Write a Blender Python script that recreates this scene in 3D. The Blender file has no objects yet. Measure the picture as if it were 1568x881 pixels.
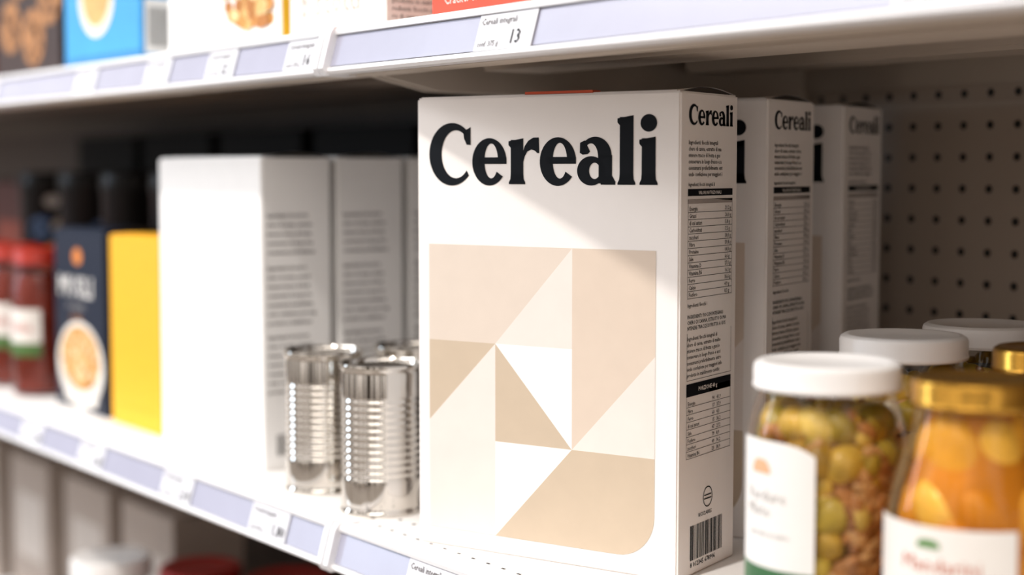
import bpy, bmesh, math, random
from mathutils import Vector, Matrix
random.seed(7)
sc = bpy.context.scene
try:
    sc.view_settings.view_transform = 'Standard'
except Exception:
    pass

# ------------------------------------------------------------------ materials
def lin(h):
    h = h.lstrip('#')
    o = []
    for i in (0, 2, 4):
        c = int(h[i:i+2], 16) / 255
        o.append(c/12.92 if c <= 0.04045 else ((c+0.055)/1.055)**2.4)
    return (*o, 1.0)

_m = {}
def mat(hexc, rough=0.6, metal=0.0, noise=0.04, scale=60, spec=0.35, coat=0.0, bump=0.0):
    key = (hexc, rough, metal, noise, scale, spec, coat, bump)
    if key in _m: return _m[key]
    m = bpy.data.materials.new('mat_' + hexc.strip('#'))
    m.use_nodes = True
    nt = m.node_tree
    b = nt.nodes['Principled BSDF']
    c = lin(hexc)
    b.inputs['Roughness'].default_value = rough
    b.inputs['Metallic'].default_value = metal
    b.inputs['Specular IOR Level'].default_value = spec
    b.inputs['Coat Weight'].default_value = coat
    tc = nt.nodes.new('ShaderNodeTexCoord')
    nz = nt.nodes.new('ShaderNodeTexNoise')
    nz.inputs['Scale'].default_value = scale
    nz.inputs['Detail'].default_value = 4
    nt.links.new(tc.outputs['Object'], nz.inputs['Vector'])
    rp = nt.nodes.new('ShaderNodeValToRGB')
    rp.color_ramp.elements[0].position = 0.3
    rp.color_ramp.elements[1].position = 0.7
    rp.color_ramp.elements[0].color = (*[x*(1-noise) for x in c[:3]], 1)
    rp.color_ramp.elements[1].color = (*[min(1, x*(1+noise)) for x in c[:3]], 1)
    nt.links.new(nz.outputs['Fac'], rp.inputs['Fac'])
    nt.links.new(rp.outputs['Color'], b.inputs['Base Color'])
    if bump:
        bp = nt.nodes.new('ShaderNodeBump')
        bp.inputs['Strength'].default_value = bump
        bp.inputs['Distance'].default_value = 0.001
        nt.links.new(nz.outputs['Fac'], bp.inputs['Height'])
        nt.links.new(bp.outputs['Normal'], b.inputs['Normal'])
    _m[key] = m
    return m

def glass_mat(tint=(1, 1, 1, 1)):
    m = bpy.data.materials.new('jar_glass')
    m.use_nodes = True
    nt = m.node_tree
    nt.nodes.clear()
    out = nt.nodes.new('ShaderNodeOutputMaterial')
    mix = nt.nodes.new('ShaderNodeMixShader')
    tr = nt.nodes.new('ShaderNodeBsdfTransparent')
    gl = nt.nodes.new('ShaderNodeBsdfGlossy')
    lw = nt.nodes.new('ShaderNodeLayerWeight')
    lw.inputs['Blend'].default_value = 0.33
    mp = nt.nodes.new('ShaderNodeMath'); mp.operation = 'MULTIPLY'
    mp.inputs[1].default_value = 0.55
    nt.links.new(lw.outputs['Fresnel'], mp.inputs[0])
    tr.inputs['Color'].default_value = tint
    gl.inputs['Roughness'].default_value = 0.05
    nt.links.new(mp.outputs[0], mix.inputs['Fac'])
    nt.links.new(tr.outputs[0], mix.inputs[1])
    nt.links.new(gl.outputs[0], mix.inputs[2])
    nt.links.new(mix.outputs[0], out.inputs['Surface'])
    return m

def pegboard_mat(col):
    m = bpy.data.materials.new('pegboard_steel')
    m.use_nodes = True
    nt = m.node_tree
    b = nt.nodes['Principled BSDF']
    b.inputs['Roughness'].default_value = 0.55
    tc = nt.nodes.new('ShaderNodeTexCoord')
    sep = nt.nodes.new('ShaderNodeSeparateXYZ')
    nt.links.new(tc.outputs['Object'], sep.inputs[0])
    def mth(op, a, bb=None):
        n = nt.nodes.new('ShaderNodeMath'); n.operation = op
        for i, v in enumerate((a, bb)):
            if v is None: continue
            if isinstance(v, (int, float)): n.inputs[i].default_value = v
            else: nt.links.new(v, n.inputs[i])
        return n.outputs[0]
    def cell(s):
        q = mth('DIVIDE', s, 0.025)
        q = mth('ADD', q, 400.0)
        q = mth('FRACT', q)
        q = mth('SUBTRACT', q, 0.5)
        return mth('MULTIPLY', q, q)
    d = mth('SQRT', mth('ADD', cell(sep.outputs[0]), cell(sep.outputs[2])))
    inside = mth('LESS_THAN', d, 0.13)
    mx = nt.nodes.new('ShaderNodeMix'); mx.data_type = 'RGBA'
    mx.inputs['A'].default_value = lin(col)
    mx.inputs['B'].default_value = lin('#100c0a')
    nt.links.new(inside, mx.inputs['Factor'])
    nt.links.new(mx.outputs['Result'], b.inputs['Base Color'])
    return m

# ------------------------------------------------------------------ mesh builder
def ico(sub):
    bm = bmesh.new()
    bmesh.ops.create_icosphere(bm, subdivisions=sub, radius=1)
    v = [x.co.copy() for x in bm.verts]
    f = [[y.index for y in x.verts] for x in bm.faces]
    bm.free()
    return v, f
ICO2 = ico(2); ICO3 = ico(3)

class MB:
    def __init__(s):
        s.v = []; s.f = []; s.mi = []; s.sm = []; s.mats = []
    def mid(s, m):
        if m not in s.mats: s.mats.append(m)
        return s.mats.index(m)
    def add(s, vs, fs, m, smooth=False):
        o = len(s.v); k = s.mid(m)
        s.v += [tuple(x) for x in vs]
        for f in fs:
            s.f.append([o+i for i in f]); s.mi.append(k); s.sm.append(smooth)
    def poly(s, pts, m):
        s.add(pts, [list(range(len(pts)))], m)
    def box(s, x0, x1, y0, y1, z0, z1, m, bev=0):
        bm = bmesh.new()
        bmesh.ops.create_cube(bm, size=1)
        for v in bm.verts:
            v.co = Vector((x0+(v.co.x+.5)*(x1-x0), y0+(v.co.y+.5)*(y1-y0), z0+(v.co.z+.5)*(z1-z0)))
        if bev:
            bmesh.ops.bevel(bm, geom=bm.edges[:], offset=bev, segments=2, affect='EDGES')
        bm.verts.index_update()
        s.add([v.co.copy() for v in bm.verts], [[v.index for v in f.verts] for f in bm.faces], m)
        bm.free()
    def prof_x(s, prof, x0, x1, m):
        n = len(prof)
        vs = [(x0, y, z) for y, z in prof] + [(x1, y, z) for y, z in prof]
        fs = [[i, (i+1) % n, n+(i+1) % n, n+i] for i in range(n)]
        fs += [list(range(n)), list(range(n, 2*n))]
        s.add(vs, fs, m)
    def lathe(s, prof, m, seg=72, smooth=True, c=(0, 0)):
        vs = []; fs = []
        n = len(prof)
        for i in range(seg):
            a = 2*math.pi*i/seg
            for r, z in prof:
                vs.append((c[0]+r*math.cos(a), c[1]+r*math.sin(a), z))
        for i in range(seg):
            j = (i+1) % seg
            for k in range(n-1):
                fs.append([i*n+k, j*n+k, j*n+k+1, i*n+k+1])
        s.add(vs, fs, m, smooth)
    def blob(s, c, r, m, rot=0, tilt=0, hi=False):
        V, F = ICO3 if hi else ICO2
        M = Matrix.Translation(c) @ Matrix.Rotation(rot, 4, 'Z') @ Matrix.Rotation(tilt, 4, 'X') @ Matrix.Diagonal((*r, 1))
        s.add([M @ v for v in V], F, m, True)
    def text(s, body, size, fn, m, line=1.0, align='LEFT', sx=1.0, bold=0.0):
        cu = bpy.data.curves.new('t', 'FONT')
        cu.body = body; cu.size = size; cu.resolution_u = 1
        cu.space_line = line; cu.align_x = align; cu.offset = bold
        ob = bpy.data.objects.new('t', cu)
        sc.collection.objects.link(ob)
        dg = bpy.context.evaluated_depsgraph_get()
        me = bpy.data.meshes.new_from_object(ob.evaluated_get(dg))
        vs = [fn(v.co.x*sx, v.co.y) for v in me.vertices]
        fs = [list(p.vertices) for p in me.polygons]
        s.add(vs, fs, m)
        bpy.data.objects.remove(ob); bpy.data.curves.remove(cu); bpy.data.meshes.remove(me)
    def obj(s, name, loc=(0, 0, 0), rz=0, sharp=35):
        me = bpy.data.meshes.new(name)
        me.from_pydata(s.v, [], s.f)
        for m in s.mats: me.materials.append(m)
        for p, k, q in zip(me.polygons, s.mi, s.sm):
            p.material_index = k; p.use_smooth = q
        bm = bmesh.new(); bm.from_mesh(me)
        bmesh.ops.remove_doubles(bm, verts=bm.verts[:], dist=1e-6)
        bmesh.ops.recalc_face_normals(bm, faces=bm.faces[:])
        bm.to_mesh(me); bm.free()
        me.set_sharp_from_angle(angle=math.radians(sharp))
        o = bpy.data.objects.new(name, me)
        o.location = loc; o.rotation_euler = (0, 0, rz)
        sc.collection.objects.link(o)
        return o

def dup(o, loc, rz=None):
    n = bpy.data.objects.new(o.name.split('.')[0], o.data)
    n.location = loc
    n.rotation_euler = (0, 0, o.rotation_euler.z if rz is None else rz)
    sc.collection.objects.link(n)
    return n

# ------------------------------------------------------------------ lettering (bold flared glyphs)
def cres(oc, orr, ic, ir, a0, a1, n=40):
    out = []
    for i in range(n):
        q = []
        for a in (a0+(a1-a0)*i/n, a0+(a1-a0)*(i+1)/n):
            t = math.radians(a)
            q.append(((oc[0]+orr[0]*math.cos(t), oc[1]+orr[1]*math.sin(t)), (ic[0]+ir[0]*math.cos(t), ic[1]+ir[1]*math.sin(t))))
        out.append([q[0][0], q[1][0], q[1][1], q[0][1]])
    return out
def rect(a, b, c, d): return [(a, c), (b, c), (b, d), (a, d)]
def foot(x0, x1):
    c0, c1 = x0-0.038, x1+0.038
    return [(c0, 0), (c1, 0), (c1, .03), (x1+.008, .085), (x1, .17), (x0, .17), (x0-.008, .085), (c0, .03)]
def gC():
    g = cres((.48, .5), (.48, .53), (.565, .5), (.30, .405), 44, 318)
    g += [[(.72, .885), (.825, .93), (.872, .955), (.872, .655), (.79, .66), (.735, .76)]]
    return g
def ge():
    g = cres((.345, .37), (.350, .395), (.385, .385), (.138, .290), 0, 322)
    g += [rect(.12, .694, .335, .445)]
    return g
def stem(h, x0=.06, x1=.31):
    return [rect(x0, x1, 0, h), foot(x0, x1), [(.015, h-.02), (x1, h+.025), (x1, h-.06), (x0, h-.13), (.015, h-.085)]]
def gr():
    g = stem(.73)
    g += [[(.29, .50), (.34, .63), (.41, .715), (.51, .765), (.615, .765), (.625, .51), (.585, .51), (.54, .55), (.47, .57), (.39, .54), (.34, .46), (.30, .34)]]
    return g
def ga():
    g = cres((.335, .46), (.305, .305), (.255, .435), (.135, .225), -5, 150)
    g += [[(.045, .51), (.05, .67), (.14, .71), (.20, .60), (.24, .53), (.20, .49), (.10, .48)]]
    g += cres((.26, .22), (.265, .235), (.325, .22), (.102, .130), 0, 360)
    g += [rect(.40, .65, .02, .47), [(.44, 0), (.71, 0), (.715, .045), (.655, .14), (.44, .12)]]
    return g
def gl(): return stem(1.07)
def gi():
    g = stem(.73)
    g += [[(.185+.150*math.cos(t*math.pi/12), .970+.138*math.sin(t*math.pi/12)) for t in range(24)]]
    return g
WORD = [(gC, 0.0), (ge, .91), (gr, 1.63), (ge, 2.27), (ga, 2.99), (gl, 3.72), (gi, 4.12)]
def lettering(mb, fn, sx, sy, m):
    for g, off in WORD:
        for p in g():
            mb.poly([fn((x+off)*sx, y*sy) for x, y in p], m)

# ------------------------------------------------------------------ cartons
def carton(mb, w, d, h, m, bev=0.0012, gap=None):
    gap = gap or mat('#3a332e', .8)
    mb.box(-w/2, w/2, -d/2, d/2, 0, h, m, bev)
    mb.box(-w/2+.002, w/2-.004, -d/2+.003, d/2-.001, h-.0002, h+.0007, m)
    mb.box(-w/2+.006, w/2-.008, -d/2+.012, d/2-.004, h+.0006, h+.0012, m)
    n = 14
    arc = [(-d/2+.003+(d-.005)*i/n, h-.0005+.0036*math.sin(math.pi*i/n)) for i in range(n+1)]
    vs = [(w/2-.001, y, z+.0006) for y, z in arc] + [(w/2-.045, y, h+.0004) for y, z in arc]
    mb.add(vs, [[i, i+1, n+2+i, n+1+i] for i in range(n)], m, True)
    mb.poly([(w/2-.0015, y, z) for y, z in arc], gap)

INK = mat('#0d1117', .6, noise=.02, spec=.15)
GREY = mat('#3f3a38', .6, noise=.02, spec=.2)
CARD = mat('#f3eeeb', .62, noise=.012, scale=35, spec=.25, bump=.05)

LOREM = ['Ingredienti: fiocchi integrali di avena, riso e mais', 'zucchero di canna, estratto di malto d orzo, sale', 'puo contenere tracce di frutta a guscio e latte',
         'conservare in luogo fresco e asciutto al riparo', 'da consumarsi preferibilmente entro la data che', 'vedi fondo confezione per maggiori informazioni', 'prodotto in stabilimento certificato e biologico']
def para(n, width):
    out = []
    for i in range(n):
        t = (LOREM[i % 7] + ' ' + LOREM[(i+3) % 7])
        out.append(t[(i*3) % 9:][:width].strip())
    return '\n'.join(out)

# --- hero cereal box
W, D, H = .197, .080, .300
cb = MB()
carton(cb, W, D, H, CARD)
cb.box(-.014, .036, -D/2+.002, -D/2+.012, H+.0004, H+.0021, mat('#c8522f', .6))
def F(u, v, e=.00025): return (-W/2+u, -D/2-e, H-v)
def S(u, v, e=.00025): return (W/2+e, -D/2+u, H-v)
lettering(cb, lambda x, y: F(.0102+x, .0567-y), .0384, .0388, INK)
c0, c1, c2, c3 = .0098, .0630, .1215, .1810
r0, r1, r2, r3 = .0968, .1608, .2252, .2880
A1 = mat('#dccec1', .6, noise=.015); A2 = mat('#e8ded7', .6, noise=.015); A3 = mat('#d9c8b8', .6, noise=.015)
A4 = mat('#c9b7a1', .6, noise=.02); A5 = mat('#f5f2f0', .6, noise=.01)
def FP(pts, m): cb.poly([F(u, v) for u, v in pts], m)
FP([(c0, r0), (c2, r0), (c1, r1), (c0, r1)], A1)
FP([(c2, r0), (c2, r1), (c1, r1)], A2)
FP([(c2, r0), (c3, r0), (c3, r1+.001), (c2, r2)], A3)
FP([(c0, r1), (c1, r1), (c0, .2150)], A4)
FP([(c1, r1), (c1, r3), (c0, r3), (c0, .2150)], A2)
FP([(c1, r1), (c2, r1), (c2, r2)], A5)
FP([(c1, r1), (c2, r2), (c1, r2)], A4)
FP([(c1, r2), (c2, r2), (c1, r3)], A5)
rr = .026
corner = [(c3-rr+rr*math.cos(math.radians(a)), r3-rr+rr*math.sin(math.radians(a))) for a in range(0, 91, 9)]
FP([(c2, r2), (c3, r2)] + corner + [(c1, r3)], A4)
FP([(c3, r1+.001), (c3, r2), (c2, r2)], A2)
# side panel
def SR(u0, u1, v0, v1, m, e=.00025): cb.poly([S(u0, v0, e), S(u1, v0, e), S(u1, v1, e), S(u0, v1, e)], m)
def ST(t, size, u, v, m=GREY, line=1.0, sx=1.0, e=.0003): cb.text(t, size, lambda x, y: S(u+x, v-y, e), m, line, sx=sx, bold=size*.012)
lettering(cb, lambda x, y: S(.0105+x, .0200-y), .0138, .0122, INK)
ST(para(6, 30), .0037, .0105, .0320, line=1.05)
ST(para(1, 32), .0031, .0105, .0575, INK)
SR(.0100, .0725, .0592, .0635, INK)
ST('VALORI NUTRIZIONALI', .0030, .024, .0625, CARD, e=.0005)
SR(.0100, .0725, .0655, .0682, mat('#a59c97', .6))
names = ['Energia', 'Grassi', 'di cui saturi', 'Carboidrati', 'zuccheri', 'Fibre', 'Proteine', 'Sale', 'Vitamina D', 'Vitamina B6', 'Ferro', 'Calcio', 'Fosforo']
v = .0725
for i, nme in enumerate(names):
    ST(nme, .0037, .012, v)
    ST('%d,%d g' % (random.randint(1, 60), random.randint(0, 9)), .0035, .062, v)
    SR(.0105, .0722, v+.0008, v+.00112, GREY)
    v += .0044
vb = v
for x in (.0104, .0722): SR(x, x+.0003, .0655, vb-.003, GREY)
ST(para(1, 22), .0034, .0105, vb+.002)
ST(para(3, 30).upper(), .0032, .0105, vb+.009, INK, line=1.1)
ST(para(7, 33), .0035, .0105, vb+.0225, line=1.08)
for x in (.0104, .0722): SR(x, x+.0003, vb+.018, .177, GREY)
SR(.0104, .0725, .1768, .1771, GREY)
SR(.0100, .0725, .1790, .1870, INK)
ST('PORZIONE 40 g', .0038, .026, .1845, CARD, e=.0005)
v = .1925
for i in range(8):
    ST(names[(i*5) % 13], .0034, .012, v)
    ST('%d   %d,%d' % (random.randint(10, 99), random.randint(1, 60), random.randint(0, 9)), .0034, .046, v)
    SR(.0105, .0722, v+.0008, v+.0011, GREY)
    v += .0046
for x in (.0104, .0722): SR(x, x+.0003, .187, v-.0035, GREY)
for i in range(28):
    a, b_ = 2*math.pi*i/28, 2*math.pi*(i+1)/28
    cb.poly([S(.041+r*math.cos(t), .2535+r*math.sin(t)) for r, t in ((.0066, a), (.0066, b_), (.0059, b_), (.0059, a))], INK)
SR(.036, .046, .2520, .2527, INK); SR(.036, .046, .2543, .2550, INK)
ST('RICICLABILE', .0034, .028, .2645, INK)
x = .017
while x < .0615:
    wd = random.choice((.0005, .0008, .0013))
    SR(x, x+wd, .2685, .2905, INK); x += wd + random.choice((.0005, .0008, .0011))
ST('8 012345 678906', .0045, .017, .2948, INK, sx=1.1)
BR = math.radians(20.1)
hero = cb.obj('cereal_box', (-.8046, .6484, 1.0), BR)
dv = Vector((-.3437, .939, 0))
for t in (.127, .263):
    dup(hero, Vector((-.8046, .6484, 1.0)) + dv*t)

# --- plain white cartons
wc = MB(); w, d, h = .2035, .0655, .263
carton(wc, w, d, h, mat('#f7f5f3', .6, noise=.01, spec=.25))
LG = mat('#77706c', .6)
TX = mat('#5d5653', .6)
fn = lambda u0, v0: (lambda x, y: (w/2+.0003, -d/2+u0+x, h-v0+y))
wc.text(para(5, 24), .0044, fn(.005, .050), TX, 1.75, bold=.00012)
wc.text(para(7, 23), .0044, fn(.005, .094), TX, 1.75, bold=.00012)
wc.text(para(7, 24), .0044, fn(.005, .152), TX, 1.75, bold=.00012)
x = .012
while x < .03:
    wc.poly([(w/2+.0003, -d/2+x, .012), (w/2+.0003, -d/2+x+.0008, .012), (w/2+.0003, -d/2+x+.0008, .03), (w/2+.0003, -d/2+x, .03)], GREY); x += .0017
wcx = -1.167 - w/2
o = wc.obj('white_carton', (wcx, .608+d/2, 1.0))
for y in (.681, .754, .827): dup(o, (wcx, y+d/2, 1.0))

# --- yellow carton
yc = MB(); carton(yc, .122, .07, .188, mat('#efb225', .55, noise=.02), gap=mat('#8a6c14', .7))
yc.box(-.045, .045, -.0353, -.035, .02, .021, mat('#dda51d', .6))
yc.obj('yellow_carton', (-1.374-.064, .611+.035, 1.0))

# --- navy cereal carton with bowl picture
nc = MB(); NW, ND, NH = .140, .07, .190
NAVY = mat('#1b2233', .5, spec=.2)
carton(nc, NW, ND, NH, NAVY)
def N(u, z, e=.0003): return (-NW/2+u, -ND/2-e, z)
def disc(mb, f, cu, cz, ru, rz, m, e, a0=0, a1=360, n=32):
    mb.poly([f(cu+ru*math.cos(math.radians(a0+(a1-a0)*i/n)), cz+rz*math.sin(math.radians(a0+(a1-a0)*i/n)), e) for i in range(n + (0 if a1-a0 == 360 else 1))], m)
disc(nc, N, .067, .162, .012, .009, mat('#d9813a', .6), .0003)
nc.text('MUSLI', .030, lambda x, y: N(.012+x*1.2, .120+y), mat('#d8d4d0', .6), bold=.0006)
nc.text('croccante', .012, lambda x, y: N(.036+x, .106+y), mat('#a9a4a2', .6))
nc.text('al miele', .010, lambda x, y: N(.046+x, .094+y), mat('#c98544', .6))
disc(nc, N, .070, .048, .064, .046, mat('#eae5de', .5), .0003)
nc.poly([N(.010, .036, .0004), N(.130, .036, .0004), N(.112, .006, .0004), N(.030, .006, .0004)], mat('#dcd6cf', .5))
disc(nc, N, .070, .055, .054, .034, mat('#cb995a', .6), .0005)
for i in range(60):
    a, q = random.uniform(0, 6.28), math.sqrt(random.random())
    disc(nc, N, .07+.048*q*math.cos(a), .055+.029*q*math.sin(a), .005, .004, mat(random.choice(['#e0bd82', '#b87b38', '#ead0a4']), .6), .0006+i*.00001, n=8)
nc.obj('navy_cereal_carton', (-1.585, .612+.035, 1.0))

# --- tin cans
steel = mat('#d3cdc5', .10, 1.0, .04, 30)
tc_ = MB()
p = [(0, .0012), (.0265, .0012), (.0285, 0), (.0308, 0), (.0314, .0012), (.0312, .0028), (.0298, .0042), (.0300, .006), (.0300, .024)]
z = .026
while z < .0835:
    for k in range(8):
        p.append((.0300-.00085*math.sin(math.pi*k/8)**2, z+.0052*k/8))
    z += .0052
p += [(.0300, .087), (.0300, .1040), (.0297, .1060), (.0311, .1074), (.0315, .1090), (.0312, .1106), (.0300, .1110), (.0291, .1100), (.0287, .1075), (.0270, .1070), (.0262, .1078), (.0240, .1078), (.0232, .1070), (0, .1070)]
tc_.lathe(p, steel, 96)
can = tc_.obj('tin_can', (-.983, .6093, 1.0), sharp=60)
dup(can, (-1.078, .6147, 1.0), 1); dup(can, (-1.0650, .690, 1.0), 2)

# --- black canisters
bc = MB()
bc.lathe([(0, 0), (.040, 0), (.042, .002), (.042, .006), (.041, .009), (.041, .225), (.0425, .228), (.0425, .246), (.041, .249), (.036, .250), (.035, .248), (0, .248)], mat('#120e0c', .4, spec=.2), 64)
for k, (a0, z0, r, c) in enumerate([(-75, .212, .010, '#c9c0b8'), (-60, .180, .012, '#d9c3a8'), (-95, .178, .018, '#4f6384'), (-72, .145, .016, '#c9925c'), (-100, .125, .015, '#b9543a')]):
    pts = []
    for i in range(20):
        t = 2*math.pi*i/20
        a = math.radians(a0) + r*math.cos(t)/.0412
        pts.append((.0414*math.cos(a), .0414*math.sin(a), z0+r*.8*math.sin(t)))
    c_ = Vector((.0418*math.cos(math.radians(a0)), .0418*math.sin(math.radians(a0)), z0))
    bc.add(pts+[tuple(c_)], [[i, (i+1) % 20, 20] for i in range(20)], mat(c, .6))
bcn = bc.obj('black_canister', (-2.03, .75, 1.0), .95)
dup(bcn, (-1.875, .745, 1.0), 1.6); dup(bcn, (-1.74, .745, 1.0), 2.4); dup(bcn, (-1.60, .745, 1.0), 2.9)

# --- dark cartons deep on the shelf
dc = MB(); carton(dc, .22, .07, .302, mat('#0e0b0a', .6, spec=.15))
dc.poly([(-.08, -.0353, .22), (.08, -.0353, .22), (.08, -.0353, .26), (-.08, -.0353, .26)], mat('#1b1614', .6, spec=.15))
dco = dc.obj('black_carton', (-1.54, .965, 1.0))
for x in (-1.79, -2.04, -2.29): dup(dco, (x, .965, 1.0))
rc = MB(); carton(rc, .16, .08, .235, mat('#4b1812', .5))
rc.poly([(-.06, -.0403, .10), (.06, -.0403, .10), (.06, -.0403, .18), (-.06, -.0403, .18)], mat('#8a3a28', .5))
rco = rc.obj('red_carton', (-2.22, .80, 1.0)); dup(rco, (-2.42, .80, 1.0)); dup(rco, (-2.62, .78, 1.0))

# ------------------------------------------------------------------ jars
GL = glass_mat()
GLA = glass_mat((1, .93, .74, 1))
def patch(mb, r, a0, a1, z0, z1, m, n=24, arch=0):
    vs = []; fs = []
    for i in range(n+1):
        t = i/n
        a = math.radians(a0+(a1-a0)*t)
        rise = arch*(1-abs(2*t-1)**4)
        vs += [(r*math.cos(a), r*math.sin(a), z0), (r*math.cos(a), r*math.sin(a), z1-arch+rise)]
    for i in range(n): fs.append([2*i, 2*i+2, 2*i+3, 2*i+1])
    mb.add(vs, fs, m, True)
def bend(r, a0, z0):
    return lambda x, y: (r*math.cos(math.radians(a0)+x/r), r*math.sin(math.radians(a0)+x/r), z0+y)
def lid(mb, r, z0, z1, m):
    seg = 120; prof = [(r-.002, z0), (r, z0+.0006), (r+.0004, z0+.0022), (r-.0002, z0+.0034), (r, z1-.0035), (r-.0008, z1-.0014), (r-.003, z1), (r-.006, z1), (r-.0075, z1-.0009), (0, z1-.0009)]
    mb.lathe(prof, m, seg)
def pickle_jar(lidmat, phi, label=True, fill=0):
    mb = MB()
    R = .0405
    mb.lathe([(0, .002), (R-.006, .0), (R-.002, .002), (R, .007), (R, .114), (R-.0008, .122), (R-.003, .130), (R-.0055, .136), (R-.0055, .144)], GL, 96)
    base = [mat('#7a5220', .4), mat('#2e241c', .4)][fill]
    mb.lathe([(0, .004), (.0305, .004), (.032, .01), (.032, .114), (.029, .126), (0, .129)], base, 48)
    greens = [mat('#c9a03c', .3, noise=.3, scale=90), mat('#b0862c', .3, noise=.3, scale=90), mat('#d3b258', .3, noise=.25, scale=90), mat('#a0862e', .3, noise=.3, scale=90), mat('#b89c3a', .3, noise=.3, scale=90)]
    nuts = [mat('#bb7f46', .4, noise=.25, scale=120), mat('#9c6431', .4, noise=.25, scale=120), mat('#d2a066', .4, noise=.25, scale=120)]
    z = .010
    while z < .130:
        a = random.uniform(0, 20); a_end = a+360
        while a < a_end-8:
            rel = ((a-phi+180) % 360)-180
            big = z > .104 or rel < 14 or random.random() < .15
            if big:
                r = random.uniform(.0085, .0115); rr_ = .0283 - max(0, z-.112)*.35
                mb.blob((rr_*math.cos(math.radians(a)), rr_*math.sin(math.radians(a)), z+random.uniform(-.003, .003)), (r*.95, r*random.uniform(.9, 1.3), r*random.uniform(.75, 1)), random.choice(greens), math.radians(a), random.uniform(0, 3), True)
            a += 24
        z += .0140
    for i in range(820):
        rel = random.uniform(10, 175); z = random.uniform(.008, .114 - .016*random.random())
        if rel < 24 and random.random() < .6: continue
        a = phi + rel; r = random.uniform(.0028, .0042); q = random.uniform(.0335, .0360)
        mb.blob((q*math.cos(math.radians(a)), q*math.sin(math.radians(a)), z), (r*.8, r*1.9, r), random.choice(nuts), math.radians(a+random.uniform(-15, 15)), random.uniform(-1.2, 1.2))
    for i in range(110):
        rel = random.uniform(-180, 180); z = random.uniform(.088, .128)
        a = phi + rel; r = random.uniform(.003, .0045); q = random.uniform(.0325, .0345)-max(0, z-.112)*.3
        mb.blob((q*math.cos(math.radians(a)), q*math.sin(math.radians(a)), z), (r*.8, r*1.6, r), random.choice(nuts+greens), math.radians(a), random.uniform(-1.2, 1.2))
    if label:
        P = mat('#ece9e6', .5, noise=.01)
        patch(mb, R+.0003, phi-100, phi-7, .036, .117, P, arch=.006)
        patch(mb, R+.0004, phi-100, phi-7, .036, .052, mat('#3f6b45', .5))
        mb.text('Verdure\nMiste', .0085, bend(R+.0005, phi-68, .086), mat('#aaa49f', .6), .9)
        mb.text('sott olio in vetro', .004, bend(R+.0005, phi-64, .068), mat('#8c8682', .6))
        patch(mb, R+.0005, phi-62, phi-42, .1, .107, mat('#e2b089', .6), arch=.005)
        mb.text('BIO 250 g', .0048, bend(R+.0006, phi-40, .042), P)
    lid(mb, .0376, .1405, .1548, lidmat)
    return mb
WL = mat('#e6e3e1', .35, noise=.01, spec=.5)
GO = mat('#c4923c', .26, .95, .06, 60)
pj = pickle_jar(WL, -47.9).obj('pickled_vegetable_jar', (-.5466, .6080, 1.0))
pj2 = pickle_jar(WL, 128, fill=1).obj('pickled_vegetable_jar', (-.6074, .742, 1.0))
dup(pj2, (-.6208, .8360, 1.0), 1.0)
dup(pj2, (-.530, .8500, 1.0), 2.0)

def fruit_jar(phi):
    mb = MB()
    prof = [(0, .002), (.034, .0), (.039, .002), (.041, .007), (.041, .082), (.0402, .092), (.0375, .104), (.0335, .117), (.0305, .127), (.0285, .136), (.0278, .144)]
    mb.lathe(prof, GLA, 96)
    def rad(z):
        for (ra, za), (rb, zb) in zip(prof[2:], prof[3:]):
            if za <= z <= zb: return ra+(rb-ra)*(z-za)/(zb-za)
        return .028
    J = mat('#cf8620', .3, noise=.2, scale=30)
    mb.lathe([(0, .004)]+[(max(r-.0085, 0), z+.003) for r, z in prof[1:-1]]+[(0, .138)], J, 64)
    P = [mat('#f2b545', .28, noise=.14, scale=50), mat('#e8a236', .28, noise=.14, scale=50), mat('#f6c55c', .28, noise=.14, scale=50), mat('#dd932a', .28, noise=.14, scale=50)]
    z = .018
    while z < .130:
        a = random.uniform(0, 50); e = a+360
        while a < e-20:
            zz = z+random.uniform(-.007, .007)
            R = rad(min(zz+.010, .14)) - .0125 - random.uniform(0, .002)
            mb.blob((R*math.cos(math.radians(a)), R*math.sin(math.radians(a)), zz), (.0098, .0130*random.uniform(.85, 1.1), .0205), random.choice(P), math.radians(a), random.uniform(-.6, .6), True)
            a += random.uniform(34, 46) * (.0275/R)
        z += .0245
    L = mat('#ebe6e0', .5, noise=.01)
    patch(mb, .0413, phi-86, phi+29, .022, .089, L, 40)
    mb.text('Mandarini', .0100, bend(.0416, phi-48, .068), mat('#c0664a', .6))
    patch(mb, .0416, phi-36, phi-20, .079, .083, mat('#5d8a4a', .6), arch=.002)
    mb.text('allo sciroppo\nfrutta in pezzi', .006, bend(.0416, phi-44, .054), mat('#6b6460', .6))
    patch(mb, .0415, phi-86, phi+29, .022, .030, mat('#d98f3a', .5), 40)
    lid(mb, .0297, .1405, .1545, GO)
    return mb
fj = fruit_jar(-53.1).obj('canned_fruit_jar', (-.4623, .6175, 1.0))
dup(fj, (-.5180, .7560, 1.0), 1.0)
dup(fj, (-.4250, .7450, 1.0), 1.0)

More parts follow.
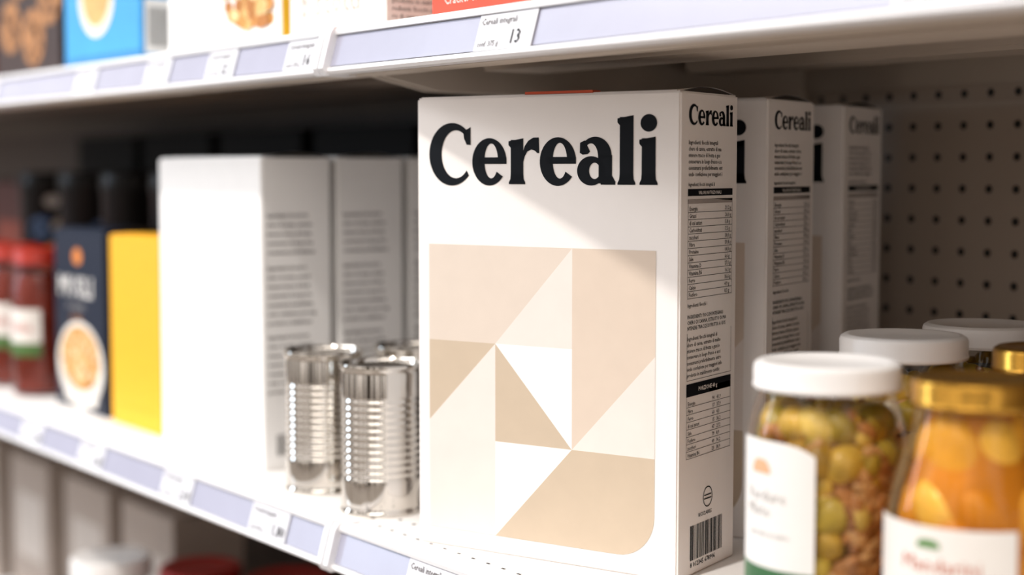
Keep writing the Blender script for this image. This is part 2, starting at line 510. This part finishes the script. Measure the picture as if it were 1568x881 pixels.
# tomato sauce jars
def sauce_jar(c, lc, lab, h=.165):
    mb = MB()
    mb.lathe([(0, .004), (.0295, .004), (.0305, .008), (.0305, h-.045), (.026, h-.028), (0, h-.027)], mat(c, .3, noise=.25), 48)
    mb.lathe([(0, .001), (.030, 0), (.0325, .004), (.0325, h-.045), (.030, h-.032), (.0265, h-.022), (.0265, h-.014)], GL, 64)
    patch(mb, .0328, -120, -20, .045, .098, mat(lab, .5), 30)
    patch(mb, .0330, -120, -20, .045, .060, mat('#4e6b38', .5), 30)
    mb.text('Salsa', .016, bend(.0331, -90, .073), mat('#b03a26', .6))
    lid(mb, .0288, h-.019, h, mat(lc, .35))
    return mb
s1 = sauce_jar('#7d2813', '#a32a1a', '#e4ddd6').obj('tomato_sauce_jar', (-1.735, .625, 1.0))
s2 = dup(s1, (-1.83, .630, 1.0), .2); dup(s1, (-1.93, .632, 1.0), .1); dup(s1, (-2.04, .632, 1.0), .1); dup(s1, (-2.15, .635, 1.0), .3)

# ------------------------------------------------------------------ shelving
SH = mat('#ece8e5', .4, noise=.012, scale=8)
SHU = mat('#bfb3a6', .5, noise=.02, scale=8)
SHU_SHADE = mat('#6b5e54', .6, noise=.03, scale=8)  # darker copy of the underside: left bay's under-shelf shade put into the colour
RAILW = mat('#e9e8ea', .3, noise=.01)
CH = mat('#a9a9bb', .25, noise=.03, scale=20)
TAG = mat('#dcdbe0', .4, noise=.01)
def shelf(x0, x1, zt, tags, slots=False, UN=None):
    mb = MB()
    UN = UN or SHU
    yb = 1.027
    mb.box(x0, x1, .566, yb, zt-.002, zt, SH)
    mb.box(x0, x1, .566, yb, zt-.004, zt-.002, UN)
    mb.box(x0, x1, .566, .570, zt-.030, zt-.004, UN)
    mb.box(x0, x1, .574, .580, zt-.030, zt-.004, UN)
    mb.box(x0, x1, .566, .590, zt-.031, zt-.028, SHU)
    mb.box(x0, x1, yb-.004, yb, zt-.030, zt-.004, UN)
    mb.box(x0+.03, x1-.03, .66, .72, zt-.026, zt-.004, UN, .003)
    mb.box(x0+.03, x1-.03, .86, .91, zt-.020, zt-.004, UN, .003)
    for xb in (x0+.004, x1-.008):
        n = [(.580, zt-.004), (.580, zt-.028), (.64, zt-.040), (.90, zt-.043), (yb, zt-.043), (yb, zt-.004)]
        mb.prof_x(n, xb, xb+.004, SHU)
    yt, z1, ybm, z0 = .5575, zt+.001, .5510, zt-.031
    mb.prof_x([(.566, z1), (yt-.001, z1), (yt-.0025, z1-.002), (yt-.0022, z1-.0045), (yt, z1-.005), (yt+.001, z1-.005),
               (ybm+.001, z0+.005), (ybm-.002, z0+.0045), (ybm-.003, z0+.002), (ybm-.001, z0), (.562, z0), (.566, z0+.004)], x0+.003, x1-.003, RAILW)
    def R(u, t, e):
        y = yt + (ybm-yt)*t; z = (z1-.005)+(z0+.005-(z1-.005))*t
        return (u, y-e, z)
    mb.poly([R(x0+.004, .02, .0004), R(x1-.004, .02, .0004), R(x1-.004, .98, .0004), R(x0+.004, .98, .0004)], CH)
    for xc in (x0, x1-.006):
        mb.prof_x([(.572, z1+.001), (yt-.003, z1+.001), (yt-.006, z1-.003), (ybm-.0065, z0+.004), (ybm-.003, z0-.001), (.572, z0-.001)], xc, xc+.006, RAILW)
    for xa, wd, num in tags:
        mb.poly([R(xa, .0, .0012), R(xa+wd, .0, .0012), R(xa+wd, 1, .0012), R(xa, 1, .0012)], TAG)
        mb.poly([R(xa+wd-.0006, .0, .0014), R(xa+wd, .0, .0014), R(xa+wd, 1, .0014), R(xa+wd-.0006, 1, .0014)], LG)
        L = .0222
        f = lambda u0, t0: (lambda x, y: R(xa+u0+x, t0-y/L, .0016))
        mb.text('Cereali integrali', .0056, f(.003, .28), TX, bold=.00004)
        mb.text('conf. 375 g', .0048, f(.003, .88), TX, bold=.00003)
        mb.text(num, .0120, f(wd-.024, .86), INK, bold=.0001)
    if slots:
        x = x0+.02
        DK = mat('#2a2624', .8)
        while x < x1-.02:
            mb.box(x, x+.0035, .578, .5796, zt-.001, zt+.0002, DK)
            x += .0165
        for x in (x0+.012, x0+.03, x0+.048): mb.box(x, x+.003, .600, .603, zt-.001, zt+.0002, DK)
    return mb.obj('store_shelf')
XJ = -.960
Lx, Rx = -4.4, .9
shelf(Lx, XJ-.0012, 1.0, [(-1.085, .060, '1,80'), (-1.25, .06, '2,10'), (-1.44, .06, '3,20'), (-1.60, .06, '0,99'), (-1.85, .06, '1,20')])
shelf(XJ+.0012, Rx, 1.0, [(-.862, .058, '2,45')], slots=True)
shelf(Lx, XJ-.0012, 1.3495, [(-1.02, .05, '16'), (-1.15, .05, '12'), (-1.27, .05, '9'), (-1.43, .05, '21'), (-1.7, .05, '8')], UN=SHU_SHADE)
shelf(XJ+.0012, Rx, 1.3495, [(-.780, .058, '13'), (-.46, .058, '18')])
shelf(Lx, XJ-.0012, .652, [(-1.3, .06, '2')])
shelf(XJ+.0012, Rx, .652, [])
pb = MB(); pb.box(XJ, Rx, 1.030, 1.042, .02, 2.1, pegboard_mat('#b3a496')); pb.obj('pegboard_back_panel')
pb = MB(); pb.box(Lx, XJ-.002, 1.030, 1.042, .02, 2.1, pegboard_mat('#4a3a31')); pb.obj('pegboard_back_panel')  # left bay panel darkened: the shade of the deep interior is in its colour
up = MB()
for x in (Lx-.02, XJ-.015, Rx-.01):
    up.box(x, x+.03, 1.043, 1.085, 0, 2.12, SHU, .002)
up.box(XJ, Rx, 1.0285, 1.0299, 1.3025, 1.3055, SHU)
up.obj('shelving_upright_frame')
pl = MB(); pl.box(Lx, Rx, .60, 1.027, 0, .16, SHU, .004); pl.box(Lx, Rx, .57, 1.027, .16, .185, SH, .003); pl.obj('shelving_base')
fl = MB(); fl.box(-6, 4, -4, 1.3, -.05, 0, mat('#8f8780', .35, noise=.06, scale=3)); fl.obj('floor')
wl = MB(); wl.box(-6, 4, 1.2, 1.3, 0, 3.2, mat('#cfc8c0', .8, noise=.02, scale=3)); wl.obj('wall_back')

# ------------------------------------------------------------------ top shelf products
ZU = 1.3495
def simple(name, x0, x1, y0, d, h, m, z=ZU, deco=None):
    mb = MB(); w_ = x1-x0
    carton(mb, w_, d, h, m)
    if deco: deco(mb, w_, d, h)
    return mb.obj(name, ((x0+x1)/2, y0+d/2, z))
def front(w_, d): return lambda u, z, e=.0003: (-w_/2+u, -d/2-e, z)
def deco_cookie(mb, w_, d, h):
    f = front(w_, d)
    for i, (u, z, r) in enumerate([(.05, .06, .032), (.12, .045, .034), (.17, .085, .034), (.08, .12, .035), (.15, .15, .035), (.03, .17, .03)]):
        disc(mb, f, u, z, r, r*.9, mat('#a06e42', .6, noise=.35, scale=90), .0003+i*.0001)
        for k in range(9):
            a, q = random.uniform(0, 6.28), random.random()*.8
            disc(mb, f, u+q*r*math.cos(a), z+q*r*.85*math.sin(a), .004, .004, mat('#4a2b18', .6), .001+i*.0001, n=8)
simple('cookie_carton', -1.79, -1.592, .60, .06, .24, mat('#34201a', .5), deco=deco_cookie)
def deco_blue(mb, w_, d, h):
    f = front(w_, d)
    disc(mb, f, .085, .075, .045, .042, mat('#f0e3cc', .5), .0003)
    disc(mb, f, .085, .078, .036, .034, mat('#d5a768', .6, noise=.15, scale=80), .0005)
    mb.poly([f(0, .002), f(w_, .002), f(w_, .016), f(0, .016)], mat('#2f7fb6', .5))
    mb.poly([(w_/2+.0003, -d/2+.004, .012), (w_/2+.0003, d/2-.004, .012), (w_/2+.0003, d/2-.004, .062), (w_/2+.0003, -d/2+.004, .062)], mat('#eeeeec', .5))
    y = -d/2+.008
    while y < d/2-.01:
        mb.poly([(w_/2+.0005, y, .018), (w_/2+.0005, y+.0014, .018), (w_/2+.0005, y+.0014, .055), (w_/2+.0005, y, .055)], INK); y += .003
simple('blue_biscuit_carton', -1.578, -1.387, .60, .055, .22, mat('#3f9ad3', .5), deco=deco_blue)
def deco_oats(mb, w_, d, h):
    f = front(w_, d)
    for i in range(60):
        u = .165+random.gauss(0, .022); z = .022+abs(random.gauss(0, .020))
        if u > w_-.012 or u < .05: continue
        disc(mb, f, u, z, .008, .0055, mat(random.choice(['#dcae6c', '#c78a42', '#e8c88f', '#ad6f30']), .6), .0003+i*.00003, n=10)
    mb.poly([(w_/2+.0003, -d/2+.001, 0.001), (w_/2+.0003, d/2-.001, .001), (w_/2+.0003, d/2-.001, h-.002), (w_/2+.0003, -d/2+.001, h-.002)], mat('#e9b92c', .5))
simple('oat_flake_carton', -1.3254, -1.1146, .60, .055, .26, mat('#f6f4f1', .5), deco=deco_oats)
def deco_text(mb, w_, d, h):
    f = front(w_, d)
    mb.text('biscotti', .030, lambda x, y: f(.018+x, .020+y), mat('#b4a89c', .5))
    mb.poly([(w_/2+.0003, -d/2, .0), (w_/2+.0003, d/2, .0), (w_/2+.0003, d/2, h), (w_/2+.0003, -d/2, h)], mat('#d8cfc8', .5))
    mb.text(para(10, 26), .005, lambda x, y: (w_/2+.0006, -d/2+.004+x, .055+y), GREY, 1.1)
simple('beige_biscuit_carton', -1.100, -.957, .60, .06, .22, mat('#f1ece6', .5), deco=deco_text)
def deco_red(mb, w_, d, h):
    f = front(w_, d)
    mb.text('Cracker salati', .009, lambda x, y: f(.016+x, .014+y), mat('#f2e9e2', .5))
    mb.text('CRACK', .05, lambda x, y: f(.012+x, .07+y), mat('#f2e9e2', .5))
simple('orange_cracker_carton', -.900, -.700, .60, .06, .22, mat('#d8492a', .5), deco=deco_red)
simple('white_flour_carton', -.660, -.46, .60, .06, .22, mat('#efeae4', .5))
simple('cookie_carton', -2.05, -1.81, .60, .06, .24, mat('#6d2a1d', .5), deco=deco_cookie)

# ------------------------------------------------------------------ lower shelf products
ZL = .652
gb = MB(); carton(gb, .150, .09, .20, mat('#a3958b', .6))
gb.poly([(-.05, -.0453, .06), (.05, -.0453, .06), (.05, -.0453, .15), (-.05, -.0453, .15)], mat('#bfb5ad', .6))
gbo = gb.obj('grey_carton', (-1.73, .79, ZL))
for x in (-1.92, -2.13, -2.34): dup(gbo, (x, .79, ZL))
def big_jar(lm, h=.18):
    mb = MB()
    mb.lathe([(0, .004), (.040, .004), (.042, .01), (.042, h-.05), (.038, h-.035), (0, h-.033)], mat('#7d3a20', .4), 48)
    mb.lathe([(0, .001), (.042, 0), (.0455, .004), (.0455, h-.05), (.042, h-.035), (.040, h-.018)], GL, 64)
    patch(mb, .0458, -150, 60, .03, .11, mat('#efe8de', .5), 30)
    lid(mb, .0435, h-.022, h, lm)
    return mb
big_jar(WL).obj('storage_jar', (-1.6156, .654, ZL))
rj = big_jar(mat('#8e1a17', .35)).obj('storage_jar', (-1.520, .715, ZL))
dup(rj, (-1.425, .770, ZL)); dup(rj, (-1.400, .665, ZL))
dup(rj, (-1.30, .72, ZL))

# ------------------------------------------------------------------ lights
def look(o, d): o.rotation_euler = Vector(d).to_track_quat('-Z', 'Y').to_euler()
s = bpy.data.lights.new('window_sun', 'SUN'); s.energy = 2.4; s.angle = math.radians(3.0); s.color = (1, .95, .89)
so = bpy.data.objects.new('window_sun', s); so.location = (.5, -2, 4); look(so, (-.2, 1, -1.5)); sc.collection.objects.link(so)
def area(loc, tgt, sx, sy, e, col):
    l = bpy.data.lights.new('strip_and_fill_light', 'AREA'); l.shape = 'RECTANGLE'; l.size = sx; l.size_y = sy; l.energy = e; l.color = col
    o = bpy.data.objects.new('strip_and_fill_light', l); o.location = loc
    look(o, Vector(tgt)-Vector(loc)); sc.collection.objects.link(o)
area((-2.4, -.6, 2.6), (-1.8, .6, 1.1), 2.2, .2, 30, (.95, .97, 1))
area((-3.0, -.9, 1.75), (-1.7, .62, 1.1), .25, 1.3, 16, (.62, .80, 1))  # added fill, not a ceiling lamp: lifts left cartons, blue glint on cans
area((.6, -1.2, 2.6), (-.7, .6, 1.1), 2.0, .2, 8, (1, .93, .86))

w_ = bpy.data.worlds.new('store_ambient'); sc.world = w_; w_.use_nodes = True
nt = w_.node_tree; bg = nt.nodes['Background']
tc = nt.nodes.new('ShaderNodeTexCoord'); sp = nt.nodes.new('ShaderNodeSeparateXYZ'); rp = nt.nodes.new('ShaderNodeValToRGB')
nt.links.new(tc.outputs['Generated'], sp.inputs[0])
mp = nt.nodes.new('ShaderNodeMapRange'); mp.inputs['From Min'].default_value = -1; mp.inputs['From Max'].default_value = 1
nt.links.new(sp.outputs[2], mp.inputs['Value']); nt.links.new(mp.outputs[0], rp.inputs[0])
rp.color_ramp.elements[0].position = .38; rp.color_ramp.elements[0].color = (.16, .12, .09, 1)
rp.color_ramp.elements[1].position = .60; rp.color_ramp.elements[1].color = (1, .95, .905, 1)
# invented dark / bright noise bands, added for contrast in the can reflections
mpp = nt.nodes.new('ShaderNodeMapping'); mpp.inputs['Scale'].default_value = (6.5, 6.5, .7)
nz = nt.nodes.new('ShaderNodeTexNoise'); nz.inputs['Scale'].default_value = 1.6; nz.inputs['Detail'].default_value = 1
r2 = nt.nodes.new('ShaderNodeValToRGB')
r2.color_ramp.elements[0].position = .46; r2.color_ramp.elements[0].color = (.10, .08, .065, 1)
r2.color_ramp.elements[1].position = .54; r2.color_ramp.elements[1].color = (1.95, 1.95, 1.97, 1)
nt.links.new(tc.outputs['Generated'], mpp.inputs['Vector']); nt.links.new(mpp.outputs[0], nz.inputs['Vector']); nt.links.new(nz.outputs['Fac'], r2.inputs[0])
mx = nt.nodes.new('ShaderNodeMix'); mx.data_type = 'RGBA'; mx.blend_type = 'MULTIPLY'; mx.inputs['Factor'].default_value = 1
nt.links.new(rp.outputs[0], mx.inputs['A']); nt.links.new(r2.outputs[0], mx.inputs['B'])
nt.links.new(mx.outputs['Result'], bg.inputs['Color']); bg.inputs['Strength'].default_value = .92

# ------------------------------------------------------------------ camera
c = bpy.data.cameras.new('camera'); co = bpy.data.objects.new('camera', c); sc.collection.objects.link(co)
co.location = (0, 0, 1.2524)
co.rotation_euler = (math.radians(90-4.29), 0, math.radians(53.4))
c.sensor_width = 36; c.lens = 55.1; c.clip_start = .02
c.dof.use_dof = True; c.dof.focus_distance = .985; c.dof.aperture_fstop = 2.9
sc.camera = co
